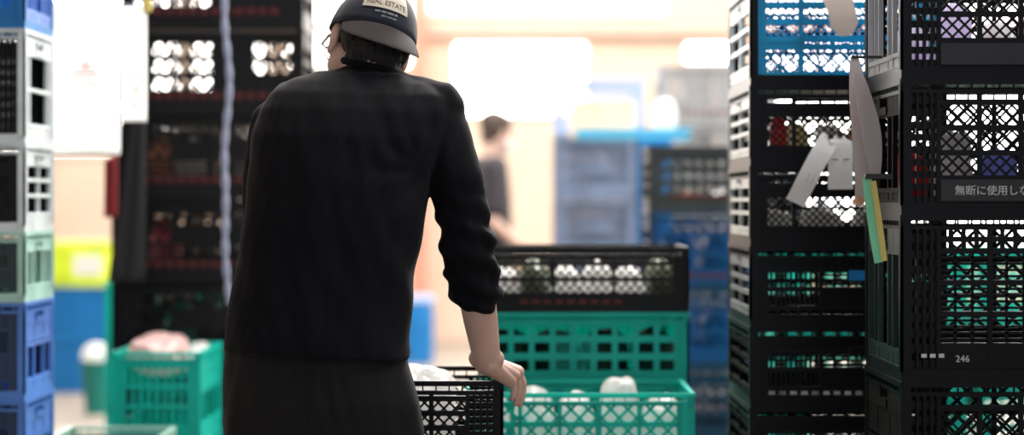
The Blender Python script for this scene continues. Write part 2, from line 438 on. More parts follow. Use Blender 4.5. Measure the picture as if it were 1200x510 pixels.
# --- stack A (near face 5.0 m)
AX = 278/F*5.0; AW, AD = .5, .5
za = [0]; gA = 'crates in the stack with paper tags'
hs = .2025; base = 1.489-hs*6
zlist = [base+hs*i for i in range(6)]
dolly(AX, 5.0, AW, AD, base, 'black dolly under the crate stack with paper tags', M['rubber'])
kinds = ['vslot','vslot','vslot','vslot','mesh','mesh']
Alab = ['black slotted crate, lowest on the dolly of the stack with paper tags',
        'black slotted crate, second up from the dolly under the tagged stack',
        'black slotted crate at the bottom of the picture, teal glimpsed behind, in the tagged stack',
        'black slotted crate two below the hanging white tags, teal light through its upper slots',
        'black mesh crate whose rim the white paper tags hang in front of',
        'black mesh crate directly under the blue-sided crate, a red bottle inside it']
Alab[4], Alab[3] = 'black fine-mesh crate behind the slanting paper tag, third below the blue-fronted crate is under it', 'black slotted crate next below the mesh crate with the slanting tag'
Alab[4] = 'black fine-mesh crate with bright white light behind the slanting paper tag'
def alab2(rt, W, D, H):
    m = MB(); m.box(.0,.055,-D/2-.001,-D/2+.003,H-.085,H-.06); m.build('blue_label', M['blue'], rt, label='small pale blue label on the crate front')
def frame_lbl(rt, W, D, H):
    m = MB()
    for a in ((.0,.07,H-.082,H-.080),(.0,.07,H-.052,H-.050),(.0,.002,H-.082,H-.05),(.068,.07,H-.082,H-.05)): m.box(a[0],a[1],-D/2-.0005,-D/2+.003,a[2],a[3])
    m.build('label_holder', M['greyblack'], rt)
for i,z in enumerate(zlist):
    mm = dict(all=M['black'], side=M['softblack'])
    if i>=3: mm = dict(all=M['black'], side=M['pale'] if i>=4 else M['grey'])  # upper sides: window reflection on the black painted as lighter colour
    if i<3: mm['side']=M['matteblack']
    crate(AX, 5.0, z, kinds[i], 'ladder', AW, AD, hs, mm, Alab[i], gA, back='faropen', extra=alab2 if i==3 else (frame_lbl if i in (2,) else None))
crate(AX, 5.0, 1.489, 'lattice', 'ladder', AW, AD, .25, dict(all=M['black'], front=M['azure'], side=M['pale'], back=M['black']), 'black-framed crate with bright blue lattice front, topmost of the tagged stack', gA, back='faropen')

# --- stack R (near face 4.2 m)
RX = 455/F*4.2; RW, RD = .6, .43
gR = 'crates in the stack at the right edge'
def r_text(body, size, x, z):
    def f(rt, W, D, H):
        pl = MB(); pl.box(-W/2+.085,W/2-.085,-D/2-.003,-D/2+.006,.03,.075); p = pl.build('label_panel', M['greyblack'], rt)
        me = text_mesh(body, size, M['whiteprint'])
        t = link('printed_text', me, p, (x,-D/2-.0036,z)); t.rotation_euler = (math.pi/2,0,0)
    return f
def r_marks(rt, W, D, H):
    marks(rt, W, D, H, M['whiteprint'], .055, 3, -W/2+.045, -W/2+.1, .008)
    t = link('printed_text', text_mesh('246', .02, M['whiteprint']), rt, (-.183,-D/2+.002,.042)); t.rotation_euler=(math.pi/2,0,0)
rl = [(.117,.35,'diamond','black diamond-mesh crate, lowest on the dolly at the right edge',None),
      (.467,.35,'diamond','black diamond-mesh crate at the bottom right with teal light through it',None),
      (.817,.352,'slot','black crate of rows of horizontal slots, bar of small squares on top, right edge',r_marks),
      (1.169,.288,'diamond','black diamond-mesh crate of coloured packs with white Japanese writing below, right edge',r_text('無断に使用しないで下さい',.0225,-.186,.044)),
      (1.457,.3,'diamond','black crate with blank grey label strip, topmost at the right edge',r_text('',.02,0,.05))]
dolly(RX, 4.2, RW, RD, .117, 'black dolly under the crate stack at the right edge', M['rubber'])
for i,(z,h,k,lab,ex) in enumerate(rl):
    mm = dict(all=M['black'], side=M['grey'] if i==4 else M['matteblack'])
    if i==2: mm = dict(all=M['black'], side=M['darkgreen'])
    crate(RX, 4.2, z, k, 'ladder3' if i>1 else 'ladder2', RW, RD, h, mm, lab, gR, back='faropen', extra=ex)

# --- cart stack M in front of the man
MX1 = -.0195; MW, MD = .58, .42; MY = 4.55; mtop = .787
gM = 'crates on the cart the man leans on'
for i in range(3):
    z = mtop-.2*(3-i)
    crate(MX1-MW, MY, z, 'diamond' if i==2 else 'mesh', 'ladder', MW, MD, .2, M['black'],
      ['black crate on the cart under the man, lowest','black crate on the cart under the man, middle one','black mesh crate the man rests his right hand on'][i], gM)
dolly(MX1-MW, MY, MW, MD, mtop-.6, 'black dolly carrying the crates the man leans on', M['rubber'])

# --- teal stack T (5.65) and T2 (5.2)
TX1 = 208/F*5.65; TW, TD = .6, .4
gT = 'crates in the middle stack topped by a black crate'
tz = [(0,.22,'grid',M['teal'],'teal grid crate, standing on the floor, lowest in the middle stack'),(.22,.22,'grid',M['teal'],'teal grid crate, second from the floor in the middle stack'),
      (.44,.22,'grid',M['teal'],'teal grid crate in the middle stack behind the heaped plastic bags'),
      (.66,.222,'grid',M['teal'],'teal grid crate just under the black crate, middle stack'),
      (.882,.185,'farfine',M['softblack'],'black crate of wrapped produce on top of the teal middle stack')]
for z,h,k,m_,lab in tz:
    crate(TX1-TW, 5.65, z, k, 'ladder', TW, TD, h, m_, lab, gT, back='closed' if k=='grid' else None, extra=(lambda rt,W,D,H: marks(rt,W,D,H,M['redmark'],.03,9,-W/2+.12,-W/2+.42,.012)) if k=='farfine' else None)
T2X1 = 215/F*5.16
gT2 = 'teal crates heaped with plastic bags'
for i in range(3):
    z = .1+.2*i
    crate(T2X1-TW, 5.16, z, 'film', 'ladder', TW, .42, .2, M['teal'], ['teal open-lattice crate on the dolly, lowest under the plastic bags','teal open-lattice crate, middle one of three under the plastic bags','teal open-lattice crate holding clear plastic bags, beside the man\'s hand'][i], gT2)
dolly(T2X1-TW, 5.16, TW, .42, .1, 'teal dolly beneath the crates of plastic bags', M['tealdark'])

# --- black stack C behind the man at the left (7.2)
CX = (141-600)/F*7.2; CW, CD = .665, .42
gC = 'black crates in the tall stack behind the man'
ck = ['faropen','far','farsolid','farsolid','farsolid','far','far']
cl = ['standing on the floor','second from the floor','with teal glimpses, third from the floor','with pink-red glimpses, fourth from the floor','with peach and pale glimpses, fifth from the floor','with rows of pale green light, sixth from the floor','topmost']
for i in range(7):
    z = .305*i
    crate(CX, 7.2, z, ck[i], 'ladder', CW, CD, .305, M['softblack'], 'black crate in tall stack behind man, %s' % cl[i].replace('with rows of pale','with pale'), gC, back='faropen', extra=redband)
# C2 behind-left
C2X = (130-600)/F*7.9
for i in range(5):
    crate(C2X, 7.9, .3*i, 'farsolid', 'rib', .5, .4, .3, M['softblack'], 'black crate half hidden behind the tall stack on the left, %s' % ORD[i], 'black crates half hidden behind the tall left stack')
# TL teal crates at lower left
for i in range(2):
    crate(-1.318, 6.55, .1+.3*i, 'rib', 'ladder2', .295, .5, .3, M['teal'], ['teal crate on the dolly, under the one with pink wrapping','narrow teal crate with pink and white wrapping on top, lower left'][i], 'narrow teal crates at lower left')
dolly(-1.318, 6.55, .295, .5, .1, 'teal dolly under the narrow teal crates at lower left', M['tealdark'])
# foreground crates F
for i in range(2):
    crate(-1.43, 5.98, .02+.225*i, 'rib', 'ladder', .345, .45, .225, dict(all=M['tealdark'], rim=M['mint']), ['dark teal crate under the one at the bottom left of the picture','dark teal crate with highlighted rim at the bottom left of the picture'][i], 'dark teal crates at the bottom left')  # mint rim paints the highlights on dark teal
pb = MB(); pb.box(-1.43,-1.085,5.98,6.43,0,.02); pb.build('skid_board', M['card'], label='flat brown board under the dark teal crates at bottom left', cat='board')
# teal stack glimpsed behind at x~128
for i in range(3):
    crate(-1.842, 9.0, .278*i, 'rib', 'ladder', .5, .4, .278, M['teal'], 'teal crate glimpsed as a thin strip left of the black stack, %s' % ORD[i], 'teal crates glimpsed at the left')
# far blue crates B + lime box
for j in range(2):
    for i in range(2):
        crate(-3.42+.0+j*.465, 12.4, .33*i, 'ribclosed', 'ladder', .46, .5, .33, M['blue'], '%s blue crate under the lime box, %s column' % (['lower','upper'][i], ['outer left','inner'][j]), 'blue crates under the lime box')
lb = empty('box', (-2.76,12.65,.66), label='lime yellow box standing on the blue crates, far left', cat='box')
m_ = MB(); m_.box(-.25,.25,-.2,.2,0,.27); m_.build('box_body', M['lime'], lb)
m_ = MB(); m_.box(-.255,.255,-.205,.205,.271,.291); m_.build('lid', M['py'], lb)
m_ = MB(); m_.box(.02,.2,-.206,-.2015,.07,.2); m_.build('white_label', M['paper'], lb, label='pale label')
# small bin with bag
bn = empty('bin', (-2.34,11.2,0), label='small dark green bin with white bag on top, far left on floor', cat='bin')
m_ = MB(); m_.tube([(0,0,0),(0,0,.3)],[.06,.085],20); m_.build('bin_body', M['tealdark'], bn)
m_ = MB(); m_.ball((0,0,.33),(.08,.08,.07)); m_.build('bag_liner', M['bagw'], bn, smooth=True)
# blue bin seen past the man's hip
bb = empty('barrel', (-.70,14.6,0), label='blue plastic barrel on the floor past the man\'s elbow', cat='barrel')
m_ = MB(); m_.tube([(0,0,0),(0,0,.1),(0,0,.35),(0,0,.46)],[.12,.13,.13,.12],24); m_.build('barrel_body', M['blue'], bb)
m_ = MB(); m_.tube([(0,0,.461),(0,0,.5)],[.135,.13],24); m_.build('lid', M['paleblue'], bb)

# --- stack E right of middle (7.6)
EX = 160/F*7.6; EW, ED = .6, .42
gE = 'crates in the stack right of the middle'
for i,(z,h,m_,lab) in enumerate([(0,.258,M['softblack'],'black crate on the floor, lowest in the stack right of the middle'),(.258,.3,M['navy'],'navy crate, second from the floor right of the middle'),(.558,.3,dict(all=M['navy'],front=M['deepblue']),'dark blue lattice crate, third from the floor right of the middle'),(.858,.3,dict(all=M['navy'],front=M['deepblue']),'dark blue lattice crate just under the black one, right of the middle'),(1.158,.25,M['hazeblack'],'black crate with reddish band, topmost of the stack right of the middle')]):  # topmost black has lens haze painted into its colour
    crate(EX, 7.6, z, 'faropen' if i in (2,3) else 'far', 'ladder', EW, ED, h, m_, lab, gE, back='faropen', extra=redband if i>=3 else None)
# E2 stack further back, lens haze painted into its grey
for i in range(6):
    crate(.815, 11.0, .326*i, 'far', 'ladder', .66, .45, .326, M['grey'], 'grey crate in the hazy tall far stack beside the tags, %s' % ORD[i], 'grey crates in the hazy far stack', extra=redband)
# G group
for i in range(6):
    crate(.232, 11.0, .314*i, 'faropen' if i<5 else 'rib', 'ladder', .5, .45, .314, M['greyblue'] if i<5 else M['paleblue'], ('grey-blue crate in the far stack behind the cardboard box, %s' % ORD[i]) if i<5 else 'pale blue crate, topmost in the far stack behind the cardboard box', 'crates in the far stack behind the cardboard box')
for i in range(5):
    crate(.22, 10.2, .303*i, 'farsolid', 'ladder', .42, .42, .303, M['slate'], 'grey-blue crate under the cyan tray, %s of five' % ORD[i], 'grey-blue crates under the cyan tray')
for i in range(5):
    crate(.65, 10.2, .303*i, 'rib', 'ladder', .17, .42, .303, M['blue'], 'narrow blue crate under the cyan tray, %s of five' % ORD[i], 'narrow blue crates under the cyan tray')
tr = empty('tray', (.62,10.41,1.515), label='wide cyan tray laid across the far crates under the cardboard box', cat='tray')
m_ = MB(); m_.box(-.29,.29,-.2,.2,0,.012)
for a in ((-.29,.29,-.2,-.19),(-.29,.29,.19,.2),(-.29,-.28,-.19,.19),(.28,.29,-.19,.19)): m_.box(*a,.012,.055)
m_.build('tray_body', M['cyan'], tr)
m_ = MB(); m_.box(-.3,.3,-.21,-.2,.04,.055); m_.box(-.3,.3,.2,.21,.04,.055); m_.build('lip', M['cyan'], tr)
cb = empty('cardboard_box', (.47,10.41,1.527), label='beige cardboard box on the cyan tray in the far middle', cat='box')
m_ = MB(); m_.box(-.165,.165,-.15,.15,.0,.185); m_.build('box_body', M['card'], cb)
for s in (-1,1):
    m_ = MB(); m_.add([(-.165,s*.15,.186),(.165,s*.15,.186),(.165,s*.005,.19),(-.165,s*.005,.19),(-.165,s*.15,.19),(.165,s*.15,.19),(.165,s*.005,.194),(-.165,s*.005,.194)],[(0,3,2,1),(4,5,6,7),(0,1,5,4),(1,2,6,5),(2,3,7,6),(3,0,4,7)]); m_.build('flap', M['card'], cb)

# --- teal crates seen through the right-hand stacks (6.3)
gX = 'teal crates behind the right-hand stacks'
for j in range(2):
    for i in range(4):
        crate(.83+j*.66, 6.35, .1+.235*i, 'rib', 'ladder', .62, .42, .235, M['teal'], 'teal crate behind the %s, %s' % (['tagged black stack','black stack at the right edge'][j], ORD[i]), gX)
    dolly(.83+j*.66, 6.35, .62, .42, .1, 'teal dolly behind the %s' % ['tagged black stack','black stack at the right edge'][j], M['tealdark'])

# ------------------------------------------------------------------ bags and packs
def bagmesh(w, d, h, seed, m, amp=.3, crink=22):
    mb = MB(); mb.ball((0,0,h/2),(w/2,d/2,h/2),nu=44,nv=28)
    me = mb.mesh('bag', m, True); off = Vector((seed*3.1,seed*1.7,0))
    for v in me.vertices:
        c = v.co; q = Vector((c.x/(w/2), c.y/(d/2), (c.z-h/2)/(h/2)))
        e = (abs(q.x)**4+abs(q.y)**4+abs(q.z)**4)**.25
        q = q/max(e,.2)*.5 + q*.5
        n = noise.noise(c*crink+off)*.55+(.35-abs(noise.noise(c*crink*1.8+off)))*.5
        q *= 1+amp*n
        v.co = Vector((q.x*w/2, q.y*d/2, max(0,q.z*h/2+h/2)))
    return me
def bag(name, x, y, z, w, d, h, m, label, group, cat='bag', seed=None):
    me = bagmesh(w, d, h, seed or random.random()*50, m)
    zmin = min(v.co.z for v in me.vertices)
    for v in me.vertices: v.co.z -= zmin
    return link(name, me, None, (x,y,z), label=label, cat=cat, group=group)
# in the teal crate T2 (z floor .50+.006)
bx = [(-.06,'bagw'),(.06,'bagw'),(.17,'bagw'),(.29,'bagw'),(.40,'bagw')]
for i,(x,k) in enumerate(bx):
    bag('produce_bag', x, 5.34, .507, .1,.2, [.19,.185,.17,.215,.17][i], M[k], 'clear plastic produce bag in the teal lattice crate, %s' % ['nearest the man\'s fingers','second from the man\'s fingers','in the middle','tallest, poking up right of the middle','at the right end'][i], 'plastic bags in the teal lattice crate')
for i in range(4):  # unseen dark filler, added so the grid holes look shaded
    bag('dark_filler', TX1-.52+.145*i, 5.85, .667, .13,.26,.15, M['fillergreen'], 'dark green filler bag added to darken the upper teal grid crate, %s' % ['left end','second from left','third from left','right end'][i], 'dark filler bags in the upper teal grid crate', cat='filler')
# in black crate T top (z .888)
tb = [('bagw','shiny white'),('pg','green'),('bagw','pale shiny'),('bagw','white shiny'),('bagw','bright white'),('pg','dull green')]
for i,(k,n_) in enumerate(tb):
    bag('produce_bag', TX1-.53+.092*i, 5.82, .889, .085,.2,.115+.02*(i%2), M[k], '%s wrapped produce in black crate atop teal stack, %s' % (n_, ['at its left end','second from its left end','third from its left end','third from its right end','second from its right end','at its right end'][i]), 'wrapped produce in the black crate on the teal stack')
# R crates
for lvl,(z,ks) in enumerate([(1.176,['pr','bagw','pb','pr','py']),(1.464,['pv','pv','bagw','pk','pv'])]):
    for i,k in enumerate(ks):
        col_ = {'pr':'red','bagw':'white','pb':'blue','py':'straw yellow','pv':'violet and white','pk':'pink'}[k]
        bag('food_pack', RX+.085+.1*i, 4.2+.33, z, .08,.12,(.13,.18,.14,.2,.12)[i], M[k], '%s food pack in %s, %s from left' % (col_, ['crate above white Japanese writing','topmost right-edge crate'][lvl], ['first','second','third','fourth','fifth'][i]), ['packs above the Japanese writing','packs in the topmost right crate'][lvl], cat='pack')
# A crates: red bottle and packs
bt = empty('bottle', (AX+.1,5.2,zlist[5]+.007), label='red bottle standing inside the black mesh crate under the blue one', cat='bottle')
m_ = MB(); m_.tube([(0,0,0),(0,0,.1),(0,0,.125),(0,0,.14)],[.022,.022,.011,.011],18); m_.build('bottle_body', M['pr'], bt, smooth=False)
m_ = MB(); m_.tube([(0,0,.1405),(0,0,.158)],[.013,.013],18); m_.build('cap', M['paper'], bt)
for i,k in enumerate(['py','bagw','po','bagw']):
    bag('food_pack', AX+.175+.085*i, 5.4, zlist[5]+.007, .066,.1,.11, M[k], '%s pack beside the red bottle in the mesh crate, %s' % ({'py':'straw','bagw':'white','po':'peach'}[k], ['first to its right','second to its right','third to its right','fourth to its right'][i]), 'packs beside the red bottle', cat='pack')
for i in range(3):
    bag('produce_bag', AX+.1+.14*i, 5.38, zlist[4]+.007, .11,.16,.085, M['bagw'], 'white bag in the mesh crate behind the slanting tag, %s' % ['left one','middle one','right one'][i], 'white bags behind the slanting tag')
# C crates: packs glimpsed
for i,(lv_,dx,k,lab) in enumerate([(4,.12,'po','peach pack glimpsed in the tall black stack, left end'),(4,.22,'bagw','pale shiny pack glimpsed in the tall black stack beside the peach one'),(3,.13,'pk','pink pack glimpsed low in the tall black stack'),(2,.18,'teal','teal pack glimpsed at the foot of the tall black stack'),(4,.56,'bagw','pale pack near the man\'s shoulder in the tall black stack')]):
    bag('food_pack', CX+dx, 7.42, .305*lv_+.007, .1,.2,.2, M[k], lab, None, cat='pack')
bag('food_pack', EX+.18, 7.8, 1.166, .07,.15,.07, M['po'], 'peach pack in the black crate right of the middle', None, cat='pack')
bag('food_pack', EX+.30, 7.8, 1.166, .07,.15,.07, M['bagw'], 'white pack in the black crate right of the middle', None, cat='pack')
for i in range(2):
    for j in range(3):
        bag('food_pack', EX+.12+.17*j, 7.8, .566+.3*i, .13,.25,.2, M['blue'], 'bright blue pack in the %s dark blue lattice crate, %s' % (['lower','upper'][i], ['left','middle','right'][j]), 'blue packs in the dark blue crates', cat='pack')
# white bags on cyan tray
bag('plastic_bag', .80, 10.41, 1.527, .12,.16,.2, M['bagw'], 'white plastic bag heaped on the right end of the cyan tray', None)
bag('plastic_bag', .20, 5.0, 0, .3,.2,.1, M['bagw'], 'x', None) if False else None
# wrapping on TL crate
bag('plastic_bag', -1.20, 6.80, .607, .19,.36,.135, M['bagp'], 'pink and white crumpled wrapping on top of the narrow teal crate', None)
bag('plastic_bag', -1.07, 6.80, .607, .07,.3,.105, M['bagw'], 'white film at the right rim of the narrow teal crate', None)
# white bag in M crate
bag('plastic_bag', -.225, 4.76, mtop-.194, .18,.25,.21, M['bagw'], 'white plastic bag in the black crate the man leans on', None)

# ------------------------------------------------------------------ tags, sheets, cords
def strip(pts, w, th, name, m, parent=None, wdir=None, **k):
    """ribbon following pts with width direction wdir(list) or x"""
    pts = [Vector(p) for p in pts]; n = len(pts); mb = MB(); vs = []
    ws = w if isinstance(w, (list,tuple)) else [w]*n
    for i,p in enumerate(pts):
        t = ((pts[i+1] if i<n-1 else pts[i])-(pts[i-1] if i else pts[i])).normalized()
        wd = (wdir or Vector((1,0,0))); wd = (wd - t*wd.dot(t)).normalized(); nn = t.cross(wd).normalized()
        for a,b in ((-1,-1),(1,-1),(1,1),(-1,1)): vs.append(p+wd*ws[i]*.5*a+nn*th*.5*b)
    fs = []
    for i in range(n-1):
        for k_ in range(4): fs.append((i*4+k_, i*4+(k_+1)%4, i*4+4+(k_+1)%4, i*4+4+k_))
    fs += [(3,2,1,0), tuple((n-1)*4+q for q in range(4))]
    mb.add(vs, fs); return mb.build(name, m, parent, smooth=False, **k)
def curve_pts(ps, n=10):
    ps = [Vector(p) for p in ps]; out = []
    for i in range(len(ps)-1):
        p0 = ps[max(0,i-1)]; p1 = ps[i]; p2 = ps[i+1]; p3 = ps[min(len(ps)-1,i+2)]
        for k in range(n):
            t = k/n; out.append(.5*((2*p1)+(-p0+p2)*t+(2*p0-5*p1+4*p2-p3)*t*t+(-p0+3*p1-3*p2+p3)*t**3))
    out.append(ps[-1]); return out
dA = 4.975
# slanting tag and folded tag (on stack A)
t1 = empty('paper_tag', P(973,160,dA), label='slanting white paper tag with small grey print on the tagged stack', cat='tag')
def loc(rt, x, y, d): return P(x,y,d)-Vector(rt.location)
m_=MB(); m_.box(-.006,.006,-.012,.0275,-.006,.006); m_.build('clip', M['greyblack'], t1)
strip(curve_pts([loc(t1,974,160,dA-.004),loc(t1,962,180,dA-.022),loc(t1,947,208,dA-.03),loc(t1,932,238,dA-.026)]), .05, .0012, 'tag_strip', M['paper'], t1)
tx = link('printed_text', text_mesh('– ––\n– – –', .013, M['greyprint']), t1, loc(t1,946,214,dA-.036)); tx.rotation_euler = (math.pi/2,-R(62),0)
t2 = empty('paper_tag', P(984,158,dA), label='upright white folded paper tag hanging right of the slanting tag', cat='tag')
m_=MB(); m_.box(-.006,.006,-.012,.0275,-.006,.006); m_.build('clip', M['greyblack'], t2)
strip(curve_pts([loc(t2,976,160,dA-.002),loc(t2,984,168,dA-.014),loc(t2,985,195,dA-.02),loc(t2,985,222,dA-.018)]), [.02]*3+[.04]*7+[.062]*21, .0012, 'tag_strip', M['paper'], t2)
m_ = MB()
for a,b in ((975,982),(988,995)): 
    p = loc(t2,a,187,dA-.024); q = loc(t2,b,187,dA-.024); m_.box(p.x,q.x,p.y-.0005,p.y,p.z-.0015,p.z+.0015)
m_.build('printed_marks', M['greyprint'], t2)
t3 = empty('paper_tag', P(990,-5,dA), label='cream rounded paper tag hanging over the bright blue lattice', cat='tag')
m_=MB(); q=loc(t3,977,-18,dA); m_.box(q.x-.006,q.x+.006,q.y-.01,q.y+.0275,q.z-.006,q.z+.006); m_.build('clip', M['greyblack'], t3)
strip(curve_pts([loc(t3,976,-20,dA),loc(t3,982,0,dA-.01),loc(t3,988,20,dA-.02),loc(t3,991,42,dA-.02)],8), [.07]*20+[.06,.05,.045,.035,.02], .0012, 'tag_strip', M['creampaper'], t3)
dR = 4.62
RXp = RX-.02
def PR(y, off, d): return Vector((off, d, CZ-(y-HY)/F*d))
# long grey film strips clipped to the right stack's far-left edge, at x 1000-1035
t4 = empty('film_strip', P(1004,70,4.35), label='long twisted grey film strip hanging at the left edge of the right stack', cat='strip')
strip(curve_pts([loc(t4,1001,66,4.36),loc(t4,1006,110,4.34),loc(t4,1012,160,4.33),loc(t4,1012,205,4.33),loc(t4,1007,240,4.34)]), [.016+.034*math.sin(math.pi*i/40) for i in range(41)], .0012, 'strip_film', M['greypaper'], t4, label='grey translucent film')
strip(curve_pts([loc(t4,1005,84,4.3),loc(t4,1016,130,4.28),loc(t4,1023,170,4.27),loc(t4,1026,208,4.26)]), [.018+.024*math.sin(math.pi*i/30) for i in range(31)], .0012, 'strip_film', M['greypaper'], t4)
strip(curve_pts([loc(t4,1003,232,4.325),loc(t4,1010,240,4.32)],6), .02, .0012, 'orange_end', M['orangetape'], t4, label='orange-brown tip')
m_ = MB(); q = loc(t4,1001,66,4.36); m_.box(q.x-.006,.8105-t4.location.x,q.y-.004,q.y+.004,q.z-.005,q.z+.001); m_.build('clip', M['greyblack'], t4)
t5 = empty('tape_strip', P(1018,210,4.22), label='green and yellow tape strip dangling below the grey film strip', cat='strip')
strip(curve_pts([loc(t5,1016,208,4.24),loc(t5,1020,245,4.23),loc(t5,1025,280,4.22),loc(t5,1030,308,4.22)]), .019, .0012, 'green_tape', M['greentape'], t5, label='green strip')
strip(curve_pts([loc(t5,1023,212,4.237),loc(t5,1028,245,4.227),loc(t5,1033,280,4.217),loc(t5,1036,306,4.217)]), .013, .0012, 'yellow_tape', M['yellowtape'], t5, label='yellow strip')
m_ = MB(); p = loc(t5,1018,206,4.24); m_.box(p.x-.008,.8105-t5.location.x,p.y-.006,p.y+.006,p.z-.007,p.z+.004); m_.build('binder_clip', M['greyblack'], t5)
# hanging sheets
def sheet(x0,x1,y0,y1,d,name,label,prints):
    a = P(x0,y1,d); b = P(x1,y0,d); rt = empty(name, (a.x,d,b.z), label=label, cat='sheet')
    W_, H_ = b.x-a.x, b.z-a.z; nx, ny = 14, 24; mb = MB(); vs=[]; fs=[]
    for side in (0,.0012):
        for j in range(ny+1):
            for i in range(nx+1):
                u, v = i/nx, j/ny
                vs.append((u*W_, side+.012*math.sin(u*7+v*2)*(.4+v)*W_/.2*.5, -v*H_))
    n = (nx+1)*(ny+1)
    for j in range(ny):
        for i in range(nx):
            q = j*(nx+1)+i; fs.append((q,q+1,q+nx+2,q+nx+1)); fs.append((n+q,n+q+nx+1,n+q+nx+2,n+q+1))
    for i in range(nx): fs.append((i,n+i,n+i+1,i+1)); q=ny*(nx+1)+i; fs.append((q,q+1,n+q+1,n+q))
    for j in range(ny): q=j*(nx+1); fs.append((q,q+nx+1,n+q+nx+1,n+q)); q+=nx; fs.append((q,n+q,n+q+nx+1,q+nx+1))
    mb.add(vs, fs); mb.build('sheet_face', M['sheet'], rt, smooth=True)
    for (px,py,txt,sz) in prints:
        q = P(px,py,d)-Vector(rt.location); q.y = -.03
        for k,ch in enumerate(txt):
            t = link('printed_character', text_mesh(ch, sz, M['pinkprint']), rt, (q.x, q.y, q.z-k*sz*1.05)); t.rotation_euler=(math.pi/2,0,0)
    return rt
sheet(144,172,8,143,6.3,'hanging_sheet','narrow white sheet with faded red characters hanging left of the black stack',[(152,95,'特価品',.04)])
sheet(58,141,4,182,6.35,'hanging_sheet','broad white sheet hanging beside the left edge stack',[(86,100,'売',.09)])
# line that carries the sheets, tied between a pole outside the frame and the twisted cord
m_ = MB(); zc = P(172,8,6.3).z
line = [Vector((-2.0,6.325,zc+.03)), Vector((-1.3,6.325,zc+.012)), P(172,7,6.325), P(200,0,6.325), P(262,-17,6.325)]
m_.tube(curve_pts(line,8), .0025, 8); m_.build('line', M['rope'], label='thin line carrying the white sheets', cat='line')
m_ = MB(); q = P(173,6,6.3); m_.box(q.x-.012,q.x+.012,q.y-.01,q.y+.012,q.z-.02,q.z+.02); m_.build('clothes_clip', M['yellowtape'], label='yellow clip at the corner of the narrow white sheet', cat='clip')
m_ = MB(); m_.tube([(-2.0,6.325,0),(-2.0,6.325,4.5)], .025, 12); m_.build('pole', M['steel'], label='steel pole that the line of sheets is tied to', cat='pole')
# twisted cord
cd = MB()
for ph in (0, math.pi):
    pts = []
    for i in range(170):
        z = 4.5-(4.5-.87)*i/169; y_=HY-(z-CZ)*F/6.3
        sway = .006*math.sin(z*9)+.004*math.sin(z*17)
        pts.append(((265-600)/F*6.3+sway+.005*math.cos(z*45+ph), 6.3+.005*math.sin(z*45+ph), z))
    cd.tube(pts, .0075, 8)
cd.build('rope', M['rope'], smooth=True, label='pale twisted cord hanging from above left of the man', cat='cord')
# dark coat and red cloth draped at the left of the black stack
def drape(x0,x1,ytop,ybot,d,name,m,label,sl=0):
    a = P(x0,ybot,d); b = P(x1,ytop,d); nx,ny=10,20; vs=[]; fs=[]; mb=MB()
    for side in (0,.004):
        for j in range(ny+1):
            for i in range(nx+1):
                u,v=i/nx,j/ny; wx=(b.x-a.x)
                x = b.x - wx*(1-u)*(1-sl*(1-v))
                vs.append((x, d+side+.012*math.sin(u*14+v), b.z-(b.z-a.z)*v+ (.02*u if j==0 else 0)))
    n=(nx+1)*(ny+1)
    for j in range(ny):
        for i in range(nx):
            q=j*(nx+1)+i; fs.append((q,q+1,q+nx+2,q+nx+1)); fs.append((n+q,n+q+nx+1,n+q+nx+2,n+q+1))
    for i in range(nx): fs.append((i,n+i,n+i+1,i+1)); q=ny*(nx+1)+i; fs.append((q,q+1,n+q+1,n+q))
    for j in range(ny): q=j*(nx+1); fs.append((q,q+nx+1,n+q+nx+1,n+q)); q+=nx; fs.append((q,n+q,n+q+nx+1,q+nx+1))
    mb.add(vs,fs); return mb.build(name,m,smooth=True,label=label,cat='cloth')
drape(126,170,136,330,7.14,'draped_cloth',M['clothblack'],'black cloth draped down the left side of the tall black stack',sl=.6)
drape(121,137,188,255,7.1,'draped_cloth',M['cloth'],'dark red cloth hanging at the left edge of the black cloth',sl=.1)

# ------------------------------------------------------------------ the man
SH = dict()
def ring(cx, cy, z, a, b, n=48, e=2.4, ax=0):
    out=[]
    for k in range(n):
        t=2*math.pi*k/n; c,s=math.cos(t),math.sin(t)
        out.append(Vector((cx+a*math.copysign(abs(c)**(2/e),c), cy+b*math.copysign(abs(s)**(2/e),s), z+ax*math.copysign(abs(c)**(2/e),c))))
    return out
man = empty('person', (-.4,4.38,0), label='man in black long-sleeved shirt and backwards navy cap, leaning on a crate', cat='person')
mo = Vector(man.location)
def shift(me):
    for v in me.vertices: v.co -= mo
    return me
# torso cross-sections: (y pixel, left px, right px, centre depth, half depth)
prof = [(86,372,486,4.48,.085),(98,338,515,4.46,.10),(112,316,532,4.44,.115),(130,303,530,4.42,.125),(160,294,520,4.40,.135),(205,290,503,4.38,.14),
        (250,286,498,4.36,.14),(300,278,489,4.35,.14),(350,270,480,4.34,.145),(395,264,477,4.33,.15),(417,262,480,4.33,.152)]
tor = MB(); rings=[]
for y,l,r_,d,hd in prof:
    a=P(l,y,d-.02); b=P(r_,y,d-.02); rings.append(ring((a.x+b.x)/2, d, a.z, (b.x-a.x)/2, hd, e=2.5, ax=-.006 if y<395 else (-.01 if y<420 else -.026)))
tor.loft(rings)
# trapezius + collar
tor.limb([P(428,108,4.47), P(432,98,4.49)], [.07,.062])
tor.limb([P(425,104,4.47), P(345,122,4.45)], [.06,.055]); tor.limb([P(438,106,4.47), P(515,126,4.43)], [.062,.056])
# right arm sleeve
rs, re_, rw = P(512,146,4.43), P(549,285,4.39), P(571,424,4.50)
fe = re_.lerp(rw,.42)
tor.limb([P(498,140,4.44), rs, P(535,215,4.40), re_, fe], [.062,.066,.060,.055,.056])
